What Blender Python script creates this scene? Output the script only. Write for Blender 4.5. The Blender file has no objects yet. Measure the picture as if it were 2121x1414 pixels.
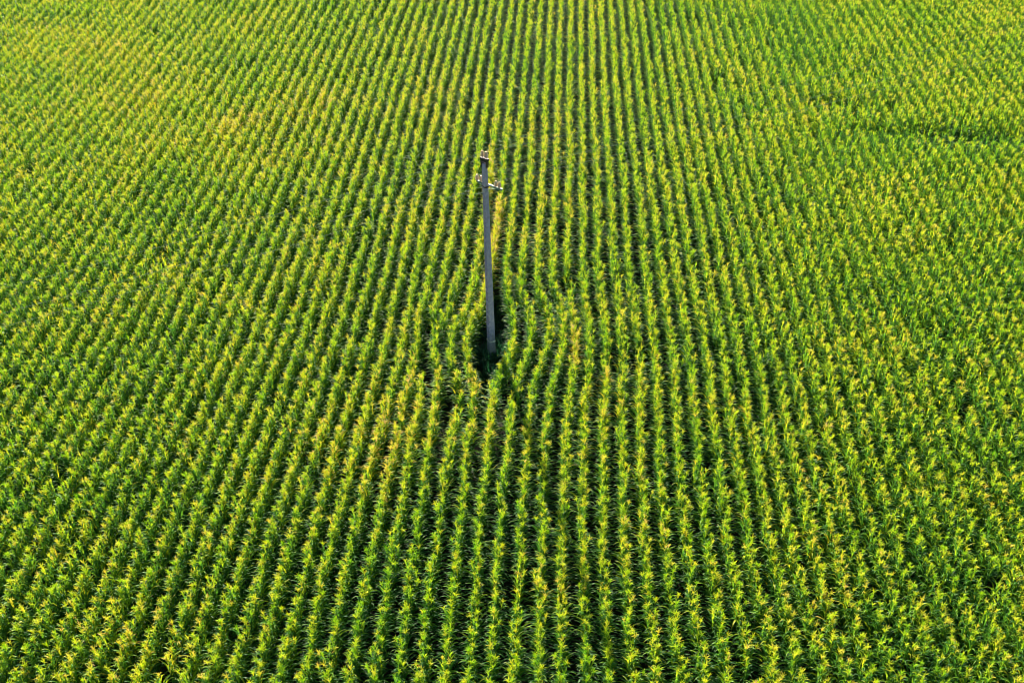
import bpy, math, random
import numpy as np
from mathutils import Vector, Matrix

S = bpy.context.scene
COL = S.collection

# ------------------------------------------------------------------ camera
PITCH, YAW, CZ, LENS = 38.9, 2.57, 30.2, 35.64
cam_d = bpy.data.cameras.new("camera")
cam_d.lens = LENS
cam_d.sensor_width = 36.0
cam_d.clip_start = 0.5
cam_d.clip_end = 5000.0
cam = bpy.data.objects.new("camera", cam_d)
cam.location = (0, 0, CZ)
cam.rotation_euler = (math.radians(90 - PITCH), 0, math.radians(YAW))
COL.objects.link(cam)
S.camera = cam

# ------------------------------------------------------------------ light
SUN_EL, SUN_AZ = 24.5, 16.8          # elevation; degrees to the left of +Y
world = bpy.data.worlds.new("World")
S.world = world
world.use_nodes = True
wn = world.node_tree.nodes
bg = wn["Background"]
sky = wn.new("ShaderNodeTexSky")
sky.sky_type = 'NISHITA'
sky.sun_disc = False
sky.sun_elevation = math.radians(SUN_EL)
sky.sun_rotation = math.radians(-SUN_AZ)
world.node_tree.links.new(sky.outputs[0], bg.inputs[0])
bg.inputs[1].default_value = 0.05
sun_d = bpy.data.lights.new("sun", 'SUN')
sun_d.energy = 5.0
sun_d.angle = math.radians(0.55)
sun_d.color = (1.0, 0.90, 0.72)
sun = bpy.data.objects.new("sun", sun_d)
az = math.radians(SUN_AZ)
el = math.radians(SUN_EL)
to_sun = Vector((-math.sin(az) * math.cos(el), math.cos(az) * math.cos(el), math.sin(el)))
sun.rotation_euler = to_sun.to_track_quat('Z', 'Y').to_euler()
sun.location = to_sun * 60
COL.objects.link(sun)

S.view_settings.view_transform = 'Standard'
S.view_settings.look = 'None'
S.view_settings.gamma = 1.0
S.view_settings.exposure = 2.12
S.cycles.filter_width = 1.0
S.cycles.max_bounces = 8
S.cycles.transmission_bounces = 6
S.cycles.diffuse_bounces = 3
S.cycles.glossy_bounces = 2
S.cycles.transparent_max_bounces = 4

# ------------------------------------------------------------------ helpers
def tag(o, label=None, cat=None, group=None, kind=None):
    if label: o["label"] = label
    if cat: o["category"] = cat
    if group: o["group"] = group
    if kind: o["kind"] = kind
    return o

def empty(name, loc, rz=0.0):
    e = bpy.data.objects.new(name, None)
    e.location = loc
    e.rotation_euler = (0, 0, rz)
    e.empty_display_size = 0.2
    COL.objects.link(e)
    return e

class MB:
    """collects vertices and faces of ONE mesh"""
    def __init__(self):
        self.v, self.f, self.m, self.a, self.smooth = [], [], [], [], []
    def quadstrip(self, rows, mat=0, val=(0, 0), smooth=True):
        n = len(rows[0]); b = len(self.v)
        for r in rows:
            for p in r:
                self.v.append(tuple(p)); self.a.append(val)
        for i in range(len(rows) - 1):
            for j in range(n - 1):
                a = b + i * n + j
                self.f.append((a, a + 1, a + n + 1, a + n)); self.m.append(mat); self.smooth.append(smooth)
    def tube(self, pts, radii, sides=6, mat=0, val=(0, 0), cap=True, smooth=True):
        b = len(self.v); n = len(pts)
        pts = [Vector(p) for p in pts]
        ref = None
        for i, p in enumerate(pts):
            d = (pts[min(i + 1, n - 1)] - pts[max(i - 1, 0)])
            d = d.normalized() if d.length > 1e-9 else Vector((0, 0, 1))
            if ref is None:
                ref = Vector((1, 0, 0)) if abs(d.x) < 0.8 else Vector((0, 1, 0))
            u = (ref - d * ref.dot(d)).normalized(); ref = u
            w = d.cross(u)
            for k in range(sides):
                t = 2 * math.pi * k / sides
                self.v.append(tuple(p + (u * math.cos(t) + w * math.sin(t)) * radii[i])); self.a.append(val)
        for i in range(n - 1):
            for k in range(sides):
                a = b + i * sides + k; c = b + i * sides + (k + 1) % sides
                self.f.append((a, c, c + sides, a + sides)); self.m.append(mat); self.smooth.append(smooth)
        if cap:
            self.f.append(tuple(b + k for k in range(sides))[::-1]); self.m.append(mat); self.smooth.append(False)
            self.f.append(tuple(b + (n - 1) * sides + k for k in range(sides))); self.m.append(mat); self.smooth.append(False)
    def box(self, x0, x1, y0, y1, z0, z1, mat=0, top=None):
        """axis box; top=(x0,x1,y0,y1) gives a tapered top"""
        b = len(self.v)
        t = top or (x0, x1, y0, y1)
        P = [(x0, y0, z0), (x1, y0, z0), (x1, y1, z0), (x0, y1, z0),
             (t[0], t[2], z1), (t[1], t[2], z1), (t[1], t[3], z1), (t[0], t[3], z1)]
        self.v += P; self.a += [(0, 0)] * 8
        for f in ((0, 3, 2, 1), (4, 5, 6, 7), (0, 1, 5, 4), (1, 2, 6, 5), (2, 3, 7, 6), (3, 0, 4, 7)):
            self.f.append(tuple(b + i for i in f)); self.m.append(mat); self.smooth.append(False)
    def lathe(self, prof, sides=16, origin=(0, 0, 0), mat=0, smooth=True):
        b = len(self.v); o = origin
        for r, z in prof:
            for k in range(sides):
                t = 2 * math.pi * k / sides
                self.v.append((o[0] + r * math.cos(t), o[1] + r * math.sin(t), o[2] + z)); self.a.append((0, 0))
        for i in range(len(prof) - 1):
            for k in range(sides):
                a = b + i * sides + k; c = b + i * sides + (k + 1) % sides
                self.f.append((a, c, c + sides, a + sides)); self.m.append(mat); self.smooth.append(smooth)
        self.f.append(tuple(b + k for k in range(sides))[::-1]); self.m.append(mat); self.smooth.append(False)
        self.f.append(tuple(b + (len(prof) - 1) * sides + k for k in range(sides))); self.m.append(mat); self.smooth.append(False)
    def mesh(self, name, mats):
        me = bpy.data.meshes.new(name)
        me.from_pydata(self.v, [], self.f)
        for m in mats: me.materials.append(m)
        me.polygons.foreach_set("material_index", self.m)
        me.polygons.foreach_set("use_smooth", self.smooth)
        a = np.array(self.a, dtype=np.float32)
        for i, nm in enumerate(("leaf_rand", "leaf_high")):
            at = me.attributes.new(nm, 'FLOAT', 'POINT')
            at.data.foreach_set("value", np.ascontiguousarray(a[:, i]))
        me.update()
        return me
    def build(self, name, mats, parent=None, loc=None):
        me = self.mesh(name, mats if isinstance(mats, (list, tuple)) else [mats])
        o = bpy.data.objects.new(name, me)
        COL.objects.link(o)
        if parent: o.parent = parent
        if loc: o.location = loc
        return o

# ------------------------------------------------------------------ materials
def new_mat(name):
    m = bpy.data.materials.new(name); m.use_nodes = True
    nt = m.node_tree
    for n in list(nt.nodes):
        if n.type != 'OUTPUT_MATERIAL': nt.nodes.remove(n)
    return m, nt, nt.nodes["Material Output"]

def N(nt, t, **kw):
    n = nt.nodes.new(t)
    for k, v in kw.items(): setattr(n, k, v)
    return n

def math_node(nt, op, a, b=None, clamp=False):
    n = nt.nodes.new("ShaderNodeMath"); n.operation = op; n.use_clamp = clamp
    for i, x in enumerate((a, b)):
        if x is None: continue
        if isinstance(x, (int, float)): n.inputs[i].default_value = x
        else: nt.links.new(x, n.inputs[i])
    return n.outputs[0]

def ramp(nt, fac, stops):
    r = nt.nodes.new("ShaderNodeValToRGB")
    e = r.color_ramp.elements
    while len(e) < len(stops): e.new(0.5)
    for el_, (p, c) in zip(e, stops):
        el_.position = p; el_.color = (*c, 1)
    nt.links.new(fac, r.inputs[0])
    return r.outputs[0]

def plant_value(nt, wr, wh, wi, wn_, wt, bias):
    """per-leaf random + height on plant + per-plant random + field-wide noise + dry-spot value"""
    L = nt.links
    def attr(nm, ty='GEOMETRY'):
        a = N(nt, "ShaderNodeAttribute", attribute_name=nm, attribute_type=ty); return a.outputs["Fac"]
    geo = N(nt, "ShaderNodeNewGeometry")
    no = N(nt, "ShaderNodeTexNoise"); no.inputs["Scale"].default_value = 0.22; no.inputs["Detail"].default_value = 3.0
    L.new(geo.outputs["Position"], no.inputs["Vector"])
    v = math_node(nt, 'MULTIPLY', attr("leaf_rand"), wr)
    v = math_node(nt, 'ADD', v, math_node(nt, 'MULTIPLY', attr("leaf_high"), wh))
    v = math_node(nt, 'ADD', v, math_node(nt, 'MULTIPLY', attr("plant_rand", 'INSTANCER'), wi))
    v = math_node(nt, 'ADD', v, math_node(nt, 'MULTIPLY', math_node(nt, 'SUBTRACT', no.outputs[0], 0.5), wn_))
    v = math_node(nt, 'ADD', v, math_node(nt, 'MULTIPLY', attr("plant_dry", 'INSTANCER'), wt))
    return math_node(nt, 'ADD', v, bias, clamp=True)

def leafy(name, val_args, stops, tstops, trans, rough, spec):
    m, nt, out = new_mat(name); L = nt.links
    v = plant_value(nt, *val_args)
    c = ramp(nt, v, stops); ct = ramp(nt, v, tstops)
    p = N(nt, "ShaderNodeBsdfPrincipled")
    p.inputs["Roughness"].default_value = rough
    p.inputs["Specular IOR Level"].default_value = spec
    L.new(c, p.inputs["Base Color"])
    t = N(nt, "ShaderNodeBsdfTranslucent"); L.new(ct, t.inputs[0])
    mx = N(nt, "ShaderNodeMixShader"); mx.inputs[0].default_value = trans
    L.new(p.outputs[0], mx.inputs[1]); L.new(t.outputs[0], mx.inputs[2]); L.new(mx.outputs[0], out.inputs[0])
    return m

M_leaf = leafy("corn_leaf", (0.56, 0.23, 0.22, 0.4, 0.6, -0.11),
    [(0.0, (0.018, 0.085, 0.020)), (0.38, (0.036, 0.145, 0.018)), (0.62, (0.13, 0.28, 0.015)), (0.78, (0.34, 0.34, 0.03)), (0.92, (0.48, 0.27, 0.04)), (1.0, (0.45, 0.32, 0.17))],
    [(0.0, (0.04, 0.16, 0.025)), (0.38, (0.11, 0.31, 0.02)), (0.62, (0.42, 0.60, 0.015)), (0.78, (0.80, 0.70, 0.02)), (0.92, (0.85, 0.50, 0.03)), (1.0, (0.70, 0.46, 0.24))],
    0.5, 0.45, 0.25)
M_tassel = leafy("corn_tassel", (0.55, 0.0, 0.40, 0.7, 0.5, 0.0),
    [(0.0, (0.18, 0.38, 0.015)), (0.30, (0.40, 0.56, 0.025)), (0.6, (0.66, 0.64, 0.06)), (0.85, (0.74, 0.62, 0.20)), (1.0, (0.70, 0.56, 0.40))],
    [(0.0, (0.28, 0.62, 0.01)), (0.30, (0.64, 0.88, 0.02)), (0.6, (0.92, 0.92, 0.05)), (0.85, (0.95, 0.80, 0.20)), (1.0, (0.88, 0.70, 0.48))],
    0.55, 0.5, 0.3)
M_stalk = leafy("corn_stalk", (0.1, 0.0, 0.3, 0.3, 0.5, 0.1),
    [(0.0, (0.06, 0.13, 0.03)), (0.6, (0.16, 0.22, 0.05)), (1.0, (0.4, 0.3, 0.14))],
    [(0.0, (0.1, 0.2, 0.03)), (1.0, (0.3, 0.3, 0.06))], 0.1, 0.45, 0.4)
M_weed = leafy("weed_leaf", (0.6, 0.2, 0.2, 0.4, 0.5, -0.15),
    [(0.0, (0.008, 0.045, 0.022)), (0.5, (0.012, 0.075, 0.035)), (0.85, (0.10, 0.20, 0.03)), (1.0, (0.3, 0.28, 0.1))],
    [(0.0, (0.015, 0.10, 0.04)), (0.6, (0.03, 0.17, 0.05)), (1.0, (0.4, 0.5, 0.05))], 0.4, 0.45, 0.4)

def solid(name, col, rough=0.6, metal=0.0, spec=0.5, noise=0.0, nscale=8.0, bump=0.0, col2=None):
    m, nt, out = new_mat(name); L = nt.links
    p = N(nt, "ShaderNodeBsdfPrincipled")
    p.inputs["Roughness"].default_value = rough; p.inputs["Metallic"].default_value = metal
    p.inputs["Specular IOR Level"].default_value = spec
    if noise or col2:
        tc = N(nt, "ShaderNodeTexCoord")
        no = N(nt, "ShaderNodeTexNoise"); no.inputs["Scale"].default_value = nscale; no.inputs["Detail"].default_value = 6
        no.inputs["Roughness"].default_value = 0.65
        L.new(tc.outputs["Object"], no.inputs["Vector"])
        c2 = col2 or tuple(x * (1 - noise) for x in col)
        c = ramp(nt, no.outputs[0], [(0.35, c2), (0.65, col)])
        L.new(c, p.inputs["Base Color"])
        if bump:
            b = N(nt, "ShaderNodeBump"); b.inputs["Strength"].default_value = bump; b.inputs["Distance"].default_value = 0.01
            L.new(no.outputs[0], b.inputs["Height"]); L.new(b.outputs[0], p.inputs["Normal"])
    else:
        p.inputs["Base Color"].default_value = (*col, 1)
    L.new(p.outputs[0], out.inputs[0])
    return m

M_soil = solid("soil", (0.026, 0.024, 0.014), 0.95, spec=0.2, nscale=1.5, bump=0.6, col2=(0.012, 0.014, 0.008))
M_conc = solid("pole_concrete", (0.30, 0.30, 0.37), 0.9, spec=0.15, nscale=7.0, bump=0.35, col2=(0.19, 0.195, 0.26))
M_white = solid("white_paint", (0.8, 0.8, 0.78), 0.6, noise=0.35, nscale=30)
M_steel = solid("dark_steel", (0.022, 0.020, 0.026), 0.6, metal=0.1, noise=0.4, nscale=25)
M_rust = solid("pink_cap_mortar", (0.34, 0.25, 0.26), 0.8, noise=0.3, nscale=30)
M_green = solid("green_painted_steel", (0.10, 0.21, 0.155), 0.5, noise=0.25, nscale=20)
M_porc = solid("porcelain", (0.38, 0.27, 0.14), 0.10, spec=1.0)
M_alu = solid("aluminium_wire", (0.17, 0.23, 0.18), 0.8, spec=0.1)

# ------------------------------------------------------------------ perspective bookkeeping (photo pixel -> place on the ground)
F_ = LENS / 36.0 * 2121
th, ps = math.radians(PITCH), math.radians(YAW)
hv = np.array([-math.sin(ps), math.cos(ps), 0]); rv = np.array([math.cos(ps), math.sin(ps), 0]); zv = np.array([0, 0, 1.0])
fwd = hv * math.cos(th) - zv * math.sin(th); upv = hv * math.sin(th) + zv * math.cos(th)
def on_plane(x, y, z):
    d = fwd + rv * ((x - 1060.5) / F_) - upv * ((y - 707) / F_)
    return np.array([0, 0, CZ]) + d * ((z - CZ) / d[2])
def project(P):
    v = P - np.array([0, 0, CZ]); w = v @ fwd
    return 1060.5 + F_ * (v @ rv) / w, 707 - F_ * (v @ upv) / w, w

# ------------------------------------------------------------------ the rows: how each drill line swerves round the pole
# surveyed swerve of each row: (distance mark, sideways shift) pairs
SW = {
  1: [(440,-2),(520,-5),(600,-17),(640,-27),(675,-36),(709,-41),(740,-32),(768,-20),(800,-15),(860,-14),(938,-17)],
  0: [(440,-2),(520,-4),(600,-10),(640,-21),(658,-34),(692,-41),(708,-41),(751,-30),(768,-19),(802,-11),(860,-12),(938,-16)],
 -1: [(440,-2),(520,-5),(556,-6),(600,-14),(633,-17),(650,-27),(675,-36),(708,-40),(740,-28),(768,-20),(819,-16),(938,-18)],
 -2: [(440,-2),(520,-5),(556,-5),(590,-8),(616,-13),(645,-17),(773,-17),(800,-15),(938,-13)],
 -3: [(440,0),(520,-3),(590,-4),(624,-6),(650,-9),(701,-3),(768,-6),(819,-9),(938,-9)],
  2: [(440,-4),(520,-6),(560,-4),(582,-3),(616,7),(650,17),(675,23),(720,18),(735,11),(760,-2),(785,-6),(819,-10),(853,-13),(904,-15),(938,-13)],
  3: [(440,-3),(520,-4),(550,-6),(582,-5),(616,10),(641,19),(675,25),(720,22),(762,1),(802,-4),(844,-8),(887,-10),(938,-15)],
  4: [(440,-3),(520,-6),(548,-4),(582,-5),(607,11),(633,24),(667,28),(709,23),(747,10),(768,1),(793,-5),(836,-8),(938,-10)],
  5: [(440,-3),(520,-7),(573,-6),(607,10),(633,19),(684,22),(718,19),(760,5),(785,-3),(836,-7),(938,-12)],
  6: [(440,-3),(520,-6),(582,2),(616,4),(675,12),(718,11),(768,2),(793,-1),(836,-5),(938,-11)],
  7: [(440,-3),(520,-6),(599,-2),(650,4),(684,9),(720,6),(742,4),(785,0),(819,-8),(938,-12)],
  8: [(440,-2),(520,-6),(600,0),(720,6),(800,-3),(938,-12)],
  9: [(440,-2),(520,-4),(600,2),(720,7),(800,-4),(938,-13)],
 10: [(440,-2),(520,-5),(600,0),(720,3),(800,-5),(938,-13)],
}
def m_of(y): return 0.75 / (0.0208 * (y + 988))
TAIL = [(1010, -15), (1100, -18), (1400, -14)]
SWY, SWX = {}, {}
base_row = [(440, 0), (640, 0), (720, 0), (800, -5), (938, -13)]
for k in range(-80, 81):
    if k in SW: pts = SW[k]
    elif k < -3: pts = base_row
    else:
        pts = [(440, 0), (600, 0), (720, max(0, 3 - (k - 10) * .5)), (800, -5), (938, -13)]
    pts = [(300, 0)] + pts + TAIL
    ys = [on_plane(1060, y, 2.1)[1] for y, d in pts][::-1]
    xs = [d * m_of(y) for y, d in pts][::-1]
    SWY[k], SWX[k] = np.array(ys), np.array(xs)
ROW0, PITCH_ROW = -3.48, 0.75
rng = np.random.default_rng(7)
ph = rng.uniform(0, 6.28, (200, 3))
def row_x(k, Y):
    kk = int(max(-80, min(80, k)))
    i = k + 90
    w = 0.022 * np.sin(Y / 3.1 + ph[i, 0]) + 0.015 * np.sin(Y / 1.3 + ph[i, 1])
    g = 0.10 * np.sin(Y / 11.0 + 0.05 * k) * np.clip((Y - 52) / 15, 0, 1)
    return ROW0 + PITCH_ROW * k + np.interp(Y, SWY[kk], SWX[kk]) + w + g

POLE = on_plane(1019, 748, 0.0)
gapY = lambda y: on_plane(1060, y, 2.1)[1]

plants = []   # x, y, rz, tiltx, tilty, scale, variant, plant_rand, plant_dry
NVAR = 16
SPACE = 0.125
def smooth_noise(k, Y, s, o):
    return np.sin(Y * s + ph[k + 90, o]) * 0.5 + np.sin(Y * s * 2.3 + ph[k + 90, (o + 1) % 3] * 2) * 0.35 + np.sin(Y * s * 5.1 + ph[(k * 7) % 200, o]) * 0.25
def blob(px_, py_, rx, ry, *a):
    c = on_plane(px_, py_, 2.1); return (c[0], c[1], rx, ry) + a
BLOBS = [blob(430, 250, 9, 9, .22), blob(120, 60, 8, 6, .15), blob(770, 880, 2.6, 4.5, .26), blob(1560, 1000, 2.5, 5, .14), blob(620, 560, 4, 4, .12), blob(200, 1330, 4, 2.0, .16),
         blob(1000, 1050, 4.5, 3.0, -.14), blob(1700, 60, 12, 8, -.16), blob(1250, 1330, 4, 2, -.08), blob(1500, 600, 5, 6, .06), blob(150, 480, 5, 7, -.10), blob(30, 20, 7, 4, -.1)]
WEAK = [blob(1900, 262, 5.0, 0.9), blob(1760, 205, 2.2, .7), blob(2080, 275, 3, .8), blob(1275, 735, .5, .7)]
for k in range(-66, 76):
    xc = ROW0 + PITCH_ROW * k
    y0 = max(6.0, abs(xc) / 0.62 - 24.0)
    Y = np.arange(y0, 98.0, SPACE)
    if len(Y) == 0: continue
    n = len(Y)
    Y = Y + rng.normal(0, 0.045, n)
    X = row_x(k, Y) + rng.normal(0, 0.022, n)
    dry = np.zeros(n)
    hs = 1.0 + 0.03 * smooth_noise(k, Y, 1.1, 0) + rng.normal(0, 0.022, n)
    keep = rng.random(n) > 0.02
    # thinner, weaker patches here and there
    thin = (smooth_noise(k, Y, 0.21, 1) > 0.93)
    keep &= ~(thin & (rng.random(n) < 0.45))
    # this row gives out beside the swerve and starts again further on
    if k == -2:
        keep &= ~((Y < gapY(648)) & (Y > gapY(775)))
    # nothing grows hard against the pole
    keep &= ((X - POLE[0]) ** 2 + (Y - POLE[1]) ** 2) > 0.55 ** 2
    # dried stretches seen in the photograph
    for bx_, by_, rx, ry, amt in BLOBS:
        dry += amt * np.exp(-(((X - bx_) / rx) ** 2 + ((Y - by_) / ry) ** 2))
    for bx_, by_, rx, ry in WEAK:
        q = np.exp(-(((X - bx_) / rx) ** 2 + ((Y - by_) / ry) ** 2))
        keep &= ~(rng.random(n) < .38 * q); hs *= 1 - .12 * q; dry -= .3 * q; X = X + rng.normal(0, .10, n) * q
    def spot(kk, ya, yb, amt):
        amt = amt * .6
        if k == kk:
            a, b = gapY(yb), gapY(ya)
            dry[:] = np.maximum(dry, amt * np.clip((Y - a) / .8, 0, 1) * np.clip((b - Y) / .8, 0, 1))
    spot(1, 395, 660, 0.75); spot(0, 285, 420, 0.6); spot(0, 470, 690, 0.25); spot(1, 700, 745, 0.35)
    spot(6, 650, 760, 0.65); spot(8, 745, 800, 0.5); spot(8, 800, 860, 0.35); spot(1, 770, 800, 0.45); spot(2, 680, 745, 0.35)
    spot(7, 760, 850, 0.4); spot(10, 820, 1010, 0.35); spot(9, 800, 860, 0.4)
    for j in np.nonzero(keep)[0]:
        plants.append((X[j], Y[j], rng.normal(0, 0.75) + (math.pi if rng.random() < .5 else 0), rng.normal(0, 0.045), rng.normal(0, 0.045),
                       0.93 * hs[j], rng.integers(NVAR), rng.random(), dry[j]))
P = np.array(plants)

# ------------------------------------------------------------------ one corn plant, in variants
def leaf_into(mb, rnd, z0, azm, L, w0, e0, droop, high, mat, seg=7, fold=0.25, r0=0.012):
    d = Vector((math.cos(azm), math.sin(azm), 0)); side = Vector((-d.y, d.x, 0))
    p = Vector((0, 0, z0)) + d * r0
    rows = []; step = L / seg
    tw = rnd.uniform(-0.5, 0.5); sway = rnd.uniform(-0.5, 0.5)
    pw = rnd.uniform(1.5, 2.6)
    for i in range(seg + 1):
        t = i / seg
        e = e0 - droop * t ** pw
        dd = (d + side * sway * t).normalized()
        tan = dd * math.cos(e) + Vector((0, 0, 1)) * math.sin(e)
        nrm = tan.cross(side).normalized() * -1
        w = w0 * min(1, 0.45 + t * 2.6) * (1 - t ** 2.2) ** 0.8 if t < 1 else 0.002
        a = tw * t
        s2 = (side * math.cos(a) + nrm * math.sin(a)).normalized()
        n2 = tan.cross(s2)
        if n2.z < 0: n2 = -n2
        f = fold * w * (1 if i % 2 else 0.7) + rnd.uniform(-.004, .004)
        rows.append([p - s2 * w * .5 + n2 * f, p.copy(), p + s2 * w * .5 + n2 * f])
        p = p + tan * step
    mb.quadstrip(rows, mat, (rnd.random(), high))

def stalk_pts(rnd, H):
    bx, by = rnd.uniform(-.05, .05), rnd.uniform(-.05, .05)
    return [(bx * (t ** 2), by * (t ** 2), H * t) for t in (0, .25, .5, .75, 1)], (bx, by)

def corn(rnd, st, lf, ta):
    H = rnd.uniform(1.90, 2.02)
    pts, (bx, by) = stalk_pts(rnd, H)
    st.tube(pts, [.014, .013, .011, .009, .006], 5, 0, (rnd.random(), 0.3), cap=False)
    nl = rnd.randint(12, 14)
    base_az = rnd.uniform(-.3, .3)
    for i in range(nl):
        t = i / (nl - 1)
        z = 0.35 + (H - 0.42) * t
        a = base_az + (math.pi if i % 2 else 0) + rnd.gauss(0, .45)
        L = (0.50 + 0.30 * math.sin(math.pi * min(1, .25 + t * .75))) * rnd.uniform(.8, 1.15) * (1 - .32 * t ** 3)
        wd = rnd.uniform(.062, .088) * (1 - .35 * t ** 3)
        e0 = math.radians(rnd.uniform(62, 82) + 4 * t)
        dr = math.radians(rnd.uniform(115, 172) - 18 * t)
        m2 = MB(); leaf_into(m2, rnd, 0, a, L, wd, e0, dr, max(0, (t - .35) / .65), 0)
        ox, oy = bx * (z / H) ** 2, by * (z / H) ** 2
        b = len(lf.v)
        lf.v += [(v[0] + ox, v[1] + oy, v[2] + z) for v in m2.v]; lf.a += m2.a
        lf.f += [tuple(b + q for q in f) for f in m2.f]; lf.m += m2.m; lf.smooth += m2.smooth
    # tassel: a central spike and arching side branches
    rr = rnd.random()
    def branch(z, a, L, e0, dr, rad, seg=5):
        d = Vector((math.cos(a), math.sin(a), 0)); p = Vector((bx, by, z)); q = [p.copy()]
        for i in range(seg):
            e = e0 - dr * ((i + .5) / seg) ** 1.4
            p = p + (d * math.cos(e) + Vector((0, 0, 1)) * math.sin(e)) * (L / seg); q.append(p.copy())
        ta.tube(q, [rad * .6] + [rad] * (seg - 1) + [rad * .35], 3, 0, (rnd.random() * .6 + rr * .4, 1), cap=False)
    branch(H - .01, rnd.uniform(0, 6.3), rnd.uniform(.24, .36), math.radians(rnd.uniform(80, 90)), math.radians(rnd.uniform(5, 80)), .0075)
    nb = rnd.randint(11, 17)
    for i in range(nb):
        branch(H + .12 * i / nb, i * 2.4 + rnd.uniform(-.4, .4), rnd.uniform(.16, .27), math.radians(rnd.uniform(74, 89)), math.radians(rnd.uniform(5, 50) if rnd.random() < .6 else rnd.uniform(90, 170)), rnd.uniform(.004, .0065))

class Off(MB):
    pass
proto_parts, proto_all = [], []
for i in range(NVAR):
    rnd = random.Random(100 + i)
    st, lf, ta = MB(), MB(), MB()
    corn(rnd, st, lf, ta)
    proto_parts.append((st, lf, ta))
    al = MB()
    for src, mi in ((st, 0), (lf, 1), (ta, 2)):
        b = len(al.v); al.v += src.v; al.a += src.a
        al.f += [tuple(b + q for q in f) for f in src.f]; al.m += [mi] * len(src.f); al.smooth += src.smooth
    proto_all.append(al.mesh("corn_plant_mesh", [M_stalk, M_leaf, M_tassel]))

def scatter(name, pts, rots, scls, idx, attrs, meshes, label, cat):
    """one object whose geometry nodes repeat the given meshes on its points"""
    me = bpy.data.meshes.new(name)
    me.vertices.add(len(pts))
    me.vertices.foreach_set("co", np.asarray(pts, np.float32).ravel())
    def put(nm, ty, arr, key):
        a = me.attributes.new(nm, ty, 'POINT'); a.data.foreach_set(key, arr)
    put("rot", 'FLOAT_VECTOR', np.asarray(rots, np.float32).ravel(), "vector")
    put("scl", 'FLOAT', np.asarray(scls, np.float32), "value")
    put("vid", 'INT', np.asarray(idx, np.int32), "value")
    for nm, arr in attrs.items(): put(nm, 'FLOAT', np.asarray(arr, np.float32), "value")
    o = bpy.data.objects.new(name, me); COL.objects.link(o)
    pc = bpy.data.collections.new(name + "_kinds")
    for i, m in enumerate(meshes):
        po = bpy.data.objects.new("%s_kind.%03d" % (name, i), m); pc.objects.link(po)
    ng = bpy.data.node_groups.new(name + "_nodes", 'GeometryNodeTree')
    ng.interface.new_socket(name="Geometry", in_out='INPUT', socket_type='NodeSocketGeometry')
    ng.interface.new_socket(name="Geometry", in_out='OUTPUT', socket_type='NodeSocketGeometry')
    gi = ng.nodes.new('NodeGroupInput'); go = ng.nodes.new('NodeGroupOutput')
    mp = ng.nodes.new('GeometryNodeMeshToPoints')
    ci = ng.nodes.new('GeometryNodeCollectionInfo')
    ci.inputs["Collection"].default_value = pc
    ci.inputs["Separate Children"].default_value = True
    ci.inputs["Reset Children"].default_value = True
    ip = ng.nodes.new('GeometryNodeInstanceOnPoints')
    ip.inputs["Pick Instance"].default_value = True
    def na(nm, ty):
        a = ng.nodes.new('GeometryNodeInputNamedAttribute'); a.data_type = ty; a.inputs["Name"].default_value = nm
        return a.outputs["Attribute"]
    l = ng.links
    l.new(gi.outputs[0], mp.inputs["Mesh"]); l.new(mp.outputs[0], ip.inputs["Points"])
    l.new(ci.outputs[0], ip.inputs["Instance"])
    l.new(na("vid", 'INT'), ip.inputs["Instance Index"])
    er = ng.nodes.new('FunctionNodeEulerToRotation'); l.new(na("rot", 'FLOAT_VECTOR'), er.inputs[0]); l.new(er.outputs[0], ip.inputs["Rotation"])
    l.new(na("scl", 'FLOAT'), ip.inputs["Scale"])
    l.new(ip.outputs[0], go.inputs[0])
    md = o.modifiers.new("scatter", 'NODES'); md.node_group = ng
    tag(o, label, cat, None, "stuff")
    return o

# ------------------------------------------------------------------ ground
g = MB()
for i in range(1): g.quadstrip([[(-1500, -600, 0), (1500, -600, 0)], [(-1500, 3000, 0), (1500, 3000, 0)]], 0, (0, 0), False)
ground = g.build("ground", M_soil)
tag(ground, "dark brown field soil between the corn rows", None, None, "structure")

# ------------------------------------------------------------------ the 300 plants that show largest
tops = np.stack([P[:, 0], P[:, 1], P[:, 5] * 2.1], 1)
px, py, pw = project(tops)
mids = np.stack([P[:, 0], P[:, 1], P[:, 5] * 1.4], 1)
mx_, my_, mw_ = project(mids)
infr = (px > 8) & (px < 2113) & (my_ < 1400)
order = np.argsort(np.where(infr, pw, 1e9))[:300]
single = np.zeros(len(P), bool); single[order] = True

part_mesh = []
for st, lf, ta in proto_parts:
    part_mesh.append((st.mesh("stalk", [M_stalk]), lf.mesh("foliage", [M_leaf]), ta.mesh("tassel", [M_tassel])))
LBL = "tall green corn plant with pale yellow tassel, in the foremost stretch of the crop rows"
for n, i in enumerate(order):
    x, y, rz, tx, ty, sc, vi, pr, dr = P[i]
    e = bpy.data.objects.new("corn_plant", None); e.empty_display_size = .2
    COL.objects.link(e)
    e.location = (x, y, 0); e.rotation_euler = (tx, ty, rz); e.scale = (sc, sc, sc)
    tag(e, LBL, "corn plant", "corn plants nearest the camera")
    for nm, m in zip(("stalk", "foliage", "tassel"), part_mesh[int(vi)]):
        o = bpy.data.objects.new(nm, m); COL.objects.link(o); o.parent = e
        o["plant_rand"] = float(pr); o["plant_dry"] = float(dr)

R = P[~single]
scatter("corn_crop", np.stack([R[:, 0], R[:, 1], np.zeros(len(R))], 1), R[:, [3, 4, 2]], R[:, 5], R[:, 6],
        {"plant_rand": R[:, 7], "plant_dry": R[:, 8]}, proto_all,
        "dense rows of green corn with yellow tassels filling the whole field", "corn crop")

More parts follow.
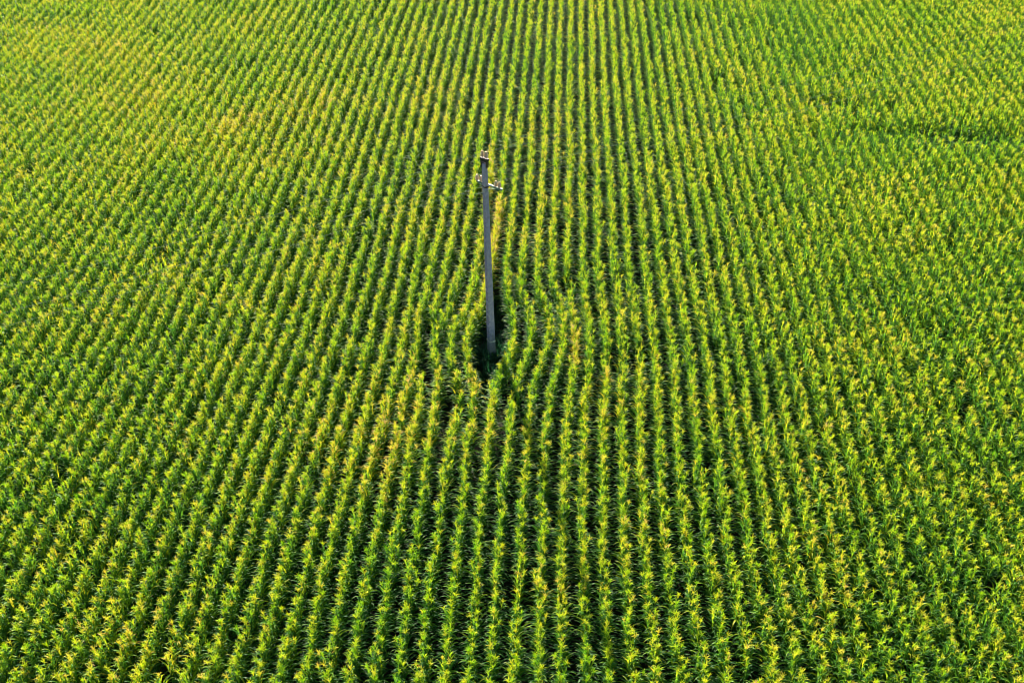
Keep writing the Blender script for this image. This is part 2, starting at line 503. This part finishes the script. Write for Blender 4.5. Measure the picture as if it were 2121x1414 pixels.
# ------------------------------------------------------------------ weeds round the foot of the pole
wm = []
for i in range(5):
    rnd = random.Random(900 + i); mb = MB()
    for j in range(34):
        m2 = MB(); leaf_into(m2, rnd, rnd.uniform(0, .25), rnd.uniform(0, 6.3), rnd.uniform(.18, .42), rnd.uniform(.012, .05), math.radians(rnd.uniform(50, 88)), math.radians(rnd.uniform(20, 110)), rnd.random(), 0, seg=4)
        ox, oy = rnd.uniform(-.15, .15), rnd.uniform(-.15, .15); b = len(mb.v)
        mb.v += [(v[0] + ox, v[1] + oy, v[2]) for v in m2.v]; mb.a += m2.a
        mb.f += [tuple(b + q for q in f) for f in m2.f]; mb.m += m2.m; mb.smooth += m2.smooth
    wm.append(mb.mesh("weed_tuft", [M_weed]))
wp = []
for _ in range(420):
    yy = rng.uniform(POLE[1] - 3.0, POLE[1] + 4.6)
    a, b = row_x(1, yy) + .05, row_x(2, yy) - .05
    xx = rng.uniform(a, b)
    near = math.exp(-((xx - POLE[0]) ** 2 / 1.2 + (yy - POLE[1] + .3) ** 2 / 2.2))
    if rng.random() < .25 + near and (xx - POLE[0]) ** 2 + (yy - POLE[1]) ** 2 > .05:
        wp.append((xx, yy, rng.uniform(0, 6.3), rng.uniform(.6, .9) + 1.1 * near * rng.random(), rng.integers(5), rng.random()))
wp = np.array(wp)
scatter("weeds", np.stack([wp[:, 0], wp[:, 1], np.zeros(len(wp))], 1), np.stack([0 * wp[:, 2], 0 * wp[:, 2], wp[:, 2]], 1), wp[:, 3], wp[:, 4],
        {"plant_rand": wp[:, 5], "plant_dry": wp[:, 5] * 0}, wm, "dark green weeds and grass around the foot of the concrete pole", "weeds")

# ------------------------------------------------------------------ the utility pole
HP = 10.3
W_HEAD = math.radians(30)             # heading of the wide face
lean = -0.172                          # the pole leans a little to the left over its height
pole = empty("utility_pole", (POLE[0], POLE[1], 0))
tag(pole, "tall grey concrete utility pole with slotted side standing alone in the corn", "utility pole")
def pole_mat(o):                       # parts are built upright, then sheared by the lean as a rotation
    o.rotation_euler = (0, math.atan2(lean, HP), 0)
def wz(z): return (0.290 + (0.155 - 0.290) * z / HP) / 2
def dz(z): return (0.310 + (0.215 - 0.310) * z / HP) / 2
rotW = Matrix.Rotation(W_HEAD, 4, 'Z')
def rot_mb(mb, M):
    mb.v = [tuple(M @ Vector(v)) for v in mb.v]
    return mb
leanM = Matrix.Rotation(math.atan2(lean, HP), 4, 'Y')
mb = MB()
def slab(z0, z1, fx0, fx1, fy0, fy1):
    """tapering block; fx/fy are fractions of the half width / half depth"""
    a, b, c, d = wz(z0), wz(z1), dz(z0), dz(z1)
    mb.box(fx0 * a, fx1 * a, fy0 * c, fy1 * c, z0, z1, 0, (fx0 * b, fx1 * b, fy0 * d, fy1 * d))
zs = [-0.3, 1.0, 3.0, 5.0, 7.0, 8.95]
for a, b in zip(zs[:-1], zs[1:]):
    slab(a, b, -1, 1, -1, -.62)        # front flange (wide face)
    slab(a, b, -1, 1, .60, 1)          # rear flange
slab(8.95, HP, -1, 1, -1, 1)           # solid head
slab(-0.3, 1.5, -.93, .93, -.63, .61)  # solid foot
z = 1.5
while z < 8.9:                         # rungs of the web between the slots
    z2 = min(z + .66, 8.95)
    slab(z + .52, z2 + .001, -.90, .90, -.63, .61)
    z = z2
shaft = rot_mb(mb, leanM @ rotW).build("shaft", M_conc, pole)
bev = shaft.modifiers.new("bevel", 'BEVEL'); bev.width = 0.008; bev.segments = 2; bev.limit_method = 'ANGLE'
# pale mortar cap on top
mb = MB(); a, b = wz(HP) * .8, dz(HP) * .8
mb.box(-a * .55, a * .75, -b * .9, b * .9, HP, HP + .07)
rot_mb(mb, leanM @ rotW).build("mortar_cap", M_rust, pole)
# white painted band low on the shaft
zb = 1.27
mb = MB(); a, b = wz(zb) + .006, dz(zb) + .006
for x0, x1, y0, y1 in ((-a, a, -b, -b + .004), (-a, a, b - .004, b), (-a, -a + .004, -b + .004, b - .004), (a - .004, a, -b + .004, b - .004)):
    mb.box(x0, x1, y0, y1, zb - .012, zb + .012)
mb.box(a * .0, a * .85, -b - .004, -b - .001, zb - .045, zb + .045)
mb.box(-a * .75, -a * .2, -b - .004, -b - .001, zb - .02, zb + .022)
rot_mb(mb, leanM @ rotW).build("marker_band", M_white, pole)

ARM = math.radians(-31.9)
ARMZ = 9.27
def lean_x(z): return lean * z / HP
rotA = Matrix.Rotation(ARM, 4, 'Z')
def placed(mb, z, M=rotA): return rot_mb(mb, Matrix.Translation((lean_x(z), 0, z)) @ M)

# insulator: ribbed body on a steel pin
def insulator_prof(h, r):
    pr = [(r * .42, 0)]
    n = 3
    for i in range(n):
        z0 = h * (.05 + i * .27)
        pr += [(r * .55, z0), (r * (1.0 - .04 * i), z0 + h * .035), (r * (.98 - .04 * i), z0 + h * .10), (r * .5, z0 + h * .15)]
    pr += [(r * .50, h * .86), (r * .62, h * .92), (r * .55, h * .985), (r * .25, h)]
    return pr
def insulator(nm_parent, s, zbase, h, r, stem, off=0.0):
    i_ = MB(); i_.lathe(insulator_prof(h, r), 18, (s, off, stem))
    o = placed(i_, zbase).build("insulator", M_porc, nm_parent)
    p_ = MB(); p_.lathe([(.012, -.03), (.012, stem + .01)], 8, (s, off, 0))
    q = placed(p_, zbase).build("pin", M_steel, None); q.parent = o
    return o

# crossarm: painted angle steel running through behind the head of the pole
arm_y = 0.125
mb = MB()
mb.box(-.54, .74, arm_y, arm_y + .008, -.045, .035)
mb.box(-.54, .74, arm_y + .008, arm_y + .075, .027, .035)
crossarm = placed(mb, ARMZ).build("crossarm", M_green, pole)
mb = MB()                              # strut under the arm and clamp round the shaft
mb.tube([(.60, arm_y - .01, -.03), (.10, arm_y - .03, -.14)], [.012, .012], 6)
mb.tube([(-.46, arm_y - .01, -.03), (-.10, arm_y - .03, -.14)], [.012, .012], 6)
placed(mb, ARMZ).build("arm_brace", M_green, pole)
mb = MB(); a, b = wz(ARMZ) + .012, dz(ARMZ) + .012
mb.box(-a, a, -b, -b + .008, -.03, .03); mb.box(-a, a, b - .008, b, -.03, .03)
mb.box(-a, -a + .008, -b + .008, b - .008, -.03, .03); mb.box(a - .008, a, -b + .008, b - .008, -.03, .03)
placed(mb, ARMZ - .0, rotW).build("arm_clamp", M_steel, pole)

ins = []
for s in (.46, .63): ins.append(insulator(pole, s, ARMZ + .035, .25, .078, .05, arm_y - .02))
for s in (-.48, -.27): ins.append(insulator(pole, s, ARMZ + .035, .25, .085, .05, arm_y - .02))
# head bracket
mb = MB()
mb.box(-.18, .20, -.055, .055, .235, .25)
mb.box(-.18, .20, -.055, -.047, .15, .235)
mb.box(-.18, .20, .047, .055, .15, .235)
mb.box(-.145, -.125, -.07, .07, -.16, .15)
mb.box(.125, .145, -.07, .07, -.16, .15)
mb.box(-.125, .125, -.012, .012, .07, .15)
mb.tube([(-.14, -.03, -.05), (.13, .02, .17)], [.02, .02], 6)
placed(mb, HP).build("head_bracket", M_steel, pole)
for s in (-.09, .10): ins.append(insulator(pole, s, HP + .25, .26, .086, .04, 0))

# ------------------------------------------------------------------ overhead wires
WAZ = math.radians(30)
wd = np.array([math.cos(WAZ), math.sin(WAZ), 0])
def wire(anchor, zc, sagL, spanL, sagR, spanR, label):
    mb = MB()
    def side(sgn, span, sag):
        q = []
        for i in range(61):
            s = span * i / 60
            zz = zc - 4 * sag * (s / span) * (1 - s / span)
            q.append((anchor[0] + sgn * wd[0] * s, anchor[1] + sgn * wd[1] * s, zz))
        return q
    L_, R_ = side(-1, spanL, sagL), side(1, spanR, sagR)
    pts = L_[::-1] + R_[1:]
    mb.tube(pts, [.0050] * len(pts), 6, 0, (0, 0))
    o = mb.build("overhead_wire", M_alu)
    tag(o, label, "wire", "overhead wires carried by the pole")
def armpt(s, off=arm_y - .02, z=ARMZ):
    v = rotA @ Vector((s, off, 0)); return (POLE[0] + v.x + lean_x(z), POLE[1] + v.y)
pt = armpt(0.0, 0.0, HP)
wire(pt, HP + .50, .62, 38, .45, 42, "thin overhead wire tied to the topmost insulators of the concrete pole")
wire(armpt(-.375), ARMZ + .335, .62, 38, .45, 42, "thin overhead wire tied to the insulators on the short far end of the crossarm")
wire(armpt(.545), ARMZ + .335, .62, 38, .45, 42, "thin overhead wire tied to the insulators on the long near end of the crossarm")
# tie loop: short jumper hanging from the near wire across the face of the pole
mb = MB()
A = Vector(armpt(.545) + (ARMZ + .335,)); 
mb.tube([A, A + Vector((-.16, -.12, -.10)), A + Vector((-.36, -.25, -.27)), A + Vector((-.62, -.30, -.36)), A + Vector((-.86, -.32, -.42)), A + Vector((-1.2, -.55, -.30)), A + Vector((-1.55, -.89, -.06))],
        [.008] * 7, 6)
jw = mb.build("jumper_wire", M_alu)
tag(jw, "short slack jumper wire looping across the face of the concrete pole below the crossarm", "wire")
